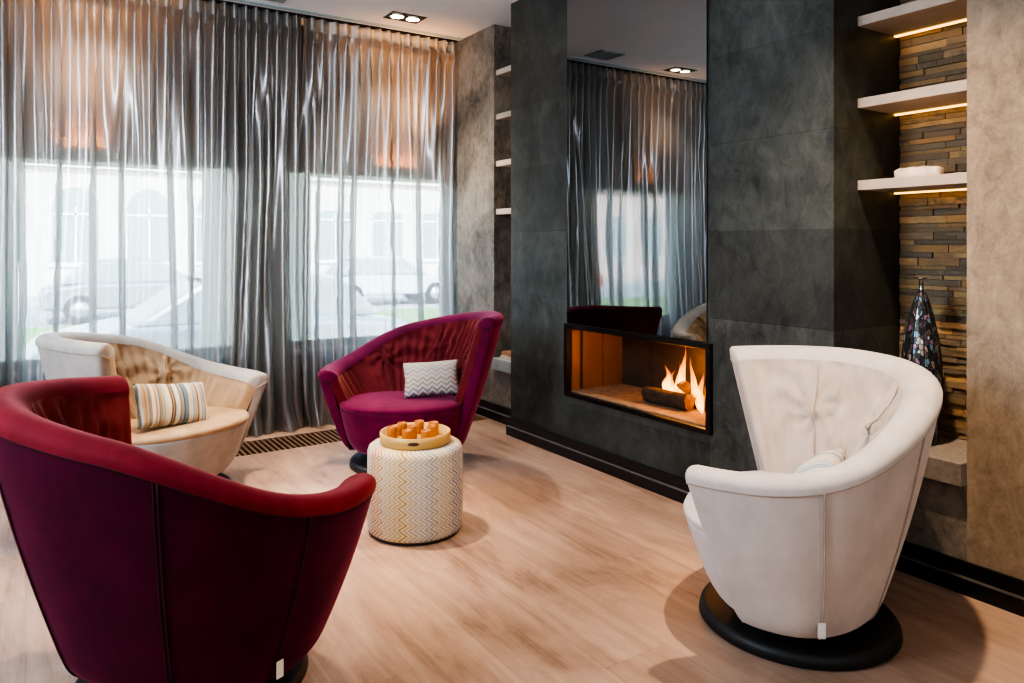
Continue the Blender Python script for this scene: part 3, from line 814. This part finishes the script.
for i, (x, y) in enumerate(spots):
    if proto is None:
        proto = thing('candle_holder', '', 'candle holder', (0, 0, 0), 0, 'amber candle holders on the tray')
        MB().lathe([(.017, 0), (.0215, .001), (.0225, .006), (.0222, .054), (.0214, .056), (.0196, .054), (.0192, .042)], 28).build('cup', MT['amber'], proto, True)
        MB().lathe([(.002, .042), (.0188, .042), (.0188, .047), (.002, .0485)], 24).build('candle', MT['wax'], proto, True)
        c = proto
    else: c = copy_tree(proto)
    c.location = (PX+x, PY+y, PH+.0115); c.rotation_euler = (0, 0, i*1.3)
    c['label'] = 'small amber candle holder standing '+rel[i]

# ------------------------------------------------------------------ outdoors
GZ = -.55
struct('street', MB().box((-45, 19.2, GZ-.2), (60, 27, GZ)), MT['asphalt'])
struct('pavement', MB().box((-45, 5.75, GZ-.2), (60, 13.5, GZ+.01)).box((-45, 27, GZ-.2), (60, 31, GZ+.05)), MT['pavement'])
o = MB().box((-45, 13.5, GZ-.2), (60, 19.2, GZ+.03)).build('lawn', MT['grass']); o['kind'] = 'stuff'; tag(o, 'bright green strip of lawn outside the windows', 'grass')
def house(x0, x1, y, h, name, label, m, n, arch):
    t = thing(name, label, 'building', ((x0+x1)/2, y, GZ)); L = (x1-x0)
    MB().box((-L/2, 0, 0), (L/2, 6, h)).box((-L/2, -.25, 4.6), (L/2, 0, 4.85)).box((-L/2, -.12, 0), (L/2, 0, .8)).box((-L/2, -.3, h-.4), (L/2, 0, h)).build('wall', m, t)
    for i in range(n):
        cx = -L/2+L*(i+.5)/n; w = .72; poly = [(cx-w, 1.2), (cx+w, 1.2), (cx+w, 3.2)]
        poly += [(cx+w*math.cos(a), 3.2+(w if arch else .15)*math.sin(a)) for a in [PI*k/10 for k in range(1, 10)]]+[(cx-w, 3.2)]
        wn = MB().prism(poly, -.02, .02).build('window', MT['faceglass'], t)
        f = MB(); f.box((cx-.03, -.05, 1.2), (cx+.03, -.02, 3.2)).box((cx-w, -.05, 2.9), (cx+w, -.02, 2.98)).box((cx-w-.15, -.1, 1.05), (cx+w+.15, -.02, 1.2))
        f.build('window_frame', MT['sill'], wn)
house(-14, 7.5, 31, 8.0, 'apartment_building', 'pale stone building with arched windows across the street', MT['facade'], 9, True)
house(7.6, 30, 31.5, 8.0, 'apartment_building', 'pale stone building with flat-topped windows across the street', MT['facade'], 9, False)
house(-30, -14.1, 30, 8.5, 'apartment_building', 'reddish brick building across the street, seen only in the mirror', MT['facadered'], 6, False)
def car(label, x, y, rz, m):
    t = thing('car', label, 'car', (x, y, GZ+.02), rz, 'cars parked outside')
    low = [(-2.1, .32), (-2.15, .6), (-2.05, .82), (-1.2, .92), (1.2, .90), (2.0, .74), (2.15, .55), (2.1, .30)]
    MB().prism(low, -.86, .86).build('body', m, t, bevel=.08, segs=3)
    cab = [(-1.75, .90), (-1.25, 1.34), (-.9, 1.42), (.15, 1.43), (.45, 1.36), (1.15, .90)]
    MB().prism(cab, -.70, .70).build('cabin', MT['carglass'], t, bevel=.06)
    MB().prism([(-1.15, 1.40), (-.9, 1.46), (.15, 1.47), (.42, 1.41), (.35, 1.38), (-1.1, 1.36)], -.68, .68).build('roof', m, t, bevel=.02)
    for wx in (-1.35, 1.35):
        for wy in (-.80, .80):
            rot = Matrix.Rotation(PI/2, 3, 'X')
            w = MB().lathe([(.05, -.1), (.30, -.1), (.33, -.07), (.33, .07), (.30, .1), (.05, .1)], 28, (wx, wy, .33), rot=rot).build('wheel', MT['tyre'], t, True)
            MB().lathe([(.02, -.105), (.20, -.103), (.20, .103), (.02, .105)], 20, (wx, wy, .33), rot=rot).build('hubcap', MT['rim'], w, True)
car('dark car parked beyond the lawn, in front of the arched windows', 2.4, 20.4, 0, MT['cardark'])
car('pale car parked close to the window behind the beige armchair', 2.1, 9.6, PI, MT['carpale'])
car('pale car parked beyond the lawn, behind the plum armchair', 9.3, 21.5, 0, MT['carpale'])
car('dark car parked behind the pale one beyond the lawn', 14.4, 21.5, 0, MT['cardark'])
car('red car standing by the brick building, seen in the mirror', -9.5, 21.0, 0, MT['carred'])

# ------------------------------------------------------------------ light
wld = bpy.data.worlds.new('sky'); bpy.context.scene.world = wld; wld.use_nodes = True
nt = wld.node_tree; nt.nodes.clear()
sky = nt.nodes.new('ShaderNodeTexSky'); sky.sky_type = 'NISHITA'; sky.sun_disc = False; sky.sun_elevation = R_(42); sky.sun_rotation = R_(180)
bg = N(nt, 'ShaderNodeBackground', inp={'Color': sky.outputs[0], 'Strength': 2.0}); wo = nt.nodes.new('ShaderNodeOutputWorld'); nt.links.new(bg.outputs[0], wo.inputs[0])
s = bpy.data.lights.new('sun', 'SUN'); s.energy = 17; s.angle = .02; s.color = (1, .97, .93)
o = bpy.data.objects.new('sun', s); C.objects.link(o); o.rotation_euler = Vector((.25, .75, -.62)).to_track_quat('-Z', 'Y').to_euler()
for a, b in (W1, W2):                                        # sky portals in the window openings
    l = bpy.data.lights.new('window_portal', 'AREA'); l.shape = 'RECTANGLE'; l.size = b-a; l.size_y = ZT-ZS; l.cycles.is_portal = True
    o = bpy.data.objects.new('window_portal', l); C.objects.link(o); o.location = ((a+b)/2, YW+.15, (ZS+ZT)/2); o.rotation_euler = (-PI/2, 0, 0)
lamp_spot(.36, 4.85, 115, col=(1, .86, .72)); lamp_spot(2.235, 4.78, 135, col=(1, .84, .68))
lamp_spot(2.10, 1.42, 190, col=(1, .76, .52)); lamp_spot(.36, 1.25, 10); lamp_spot(.92, 3.32, 330, 54, .8)
for x, w, e in ((.30, .26, 8), (2.44, .36, 10)):              # added warm strips, no fixture there, for the glow behind the curtain
    l = bpy.data.lights.new('window_head_lamp', 'AREA'); l.shape = 'RECTANGLE'; l.size = w; l.size_y = .03; l.energy = e; l.color = (1, .42, .13); l.spread = math.radians(75)
    o = bpy.data.objects.new('window_head_lamp', l); C.objects.link(o); o.location = (x, YW-.03, ZT+.01); o.rotation_euler = (PI, 0, 0)
def area(x, y, z, sx, sy, e, col, rot):  # unseen area lights added to fill the room, no real fixtures
    l = bpy.data.lights.new('room_lamp', 'AREA'); l.shape = 'RECTANGLE'; l.size = sx; l.size_y = sy; l.energy = e; l.color = col
    o = bpy.data.objects.new('room_lamp', l); C.objects.link(o); o.location = (x, y, z); o.rotation_euler = rot
area(-.4, -1.2, 2.80, 2.4, 1.6, 9, (1, .9, .8), (0, 0, 0))
area(-2.1, 2.5, 2.1, 2.2, 1.3, 150, (.74, .87, 1), Vector((3.2, 2.9, -.35)).to_track_quat('-Z', 'Y').to_euler())
area(.3, -2.5, 1.7, 4.6, 1.8, 20, (.88, .96, 1), (PI/2, 0, 0))

# ------------------------------------------------------------------ camera
cam = bpy.data.cameras.new('camera'); cam.sensor_width = 36; cam.lens = 36*746.1/1024; cam.shift_y = -95.6/1024; cam.clip_start = .02; cam.clip_end = 300
o = bpy.data.objects.new('camera', cam); C.objects.link(o); o.location = (0, 0, 1.25); o.rotation_euler = (PI/2, 0, -.5783)
sc = bpy.context.scene; sc.camera = o
sc.view_settings.view_transform = 'AgX'; sc.view_settings.look = 'AgX - High Contrast'; sc.view_settings.exposure = .47
sc.cycles.max_bounces = 10; sc.cycles.transparent_max_bounces = 24; sc.cycles.use_denoising = True
sc.cycles.sample_clamp_indirect = 6
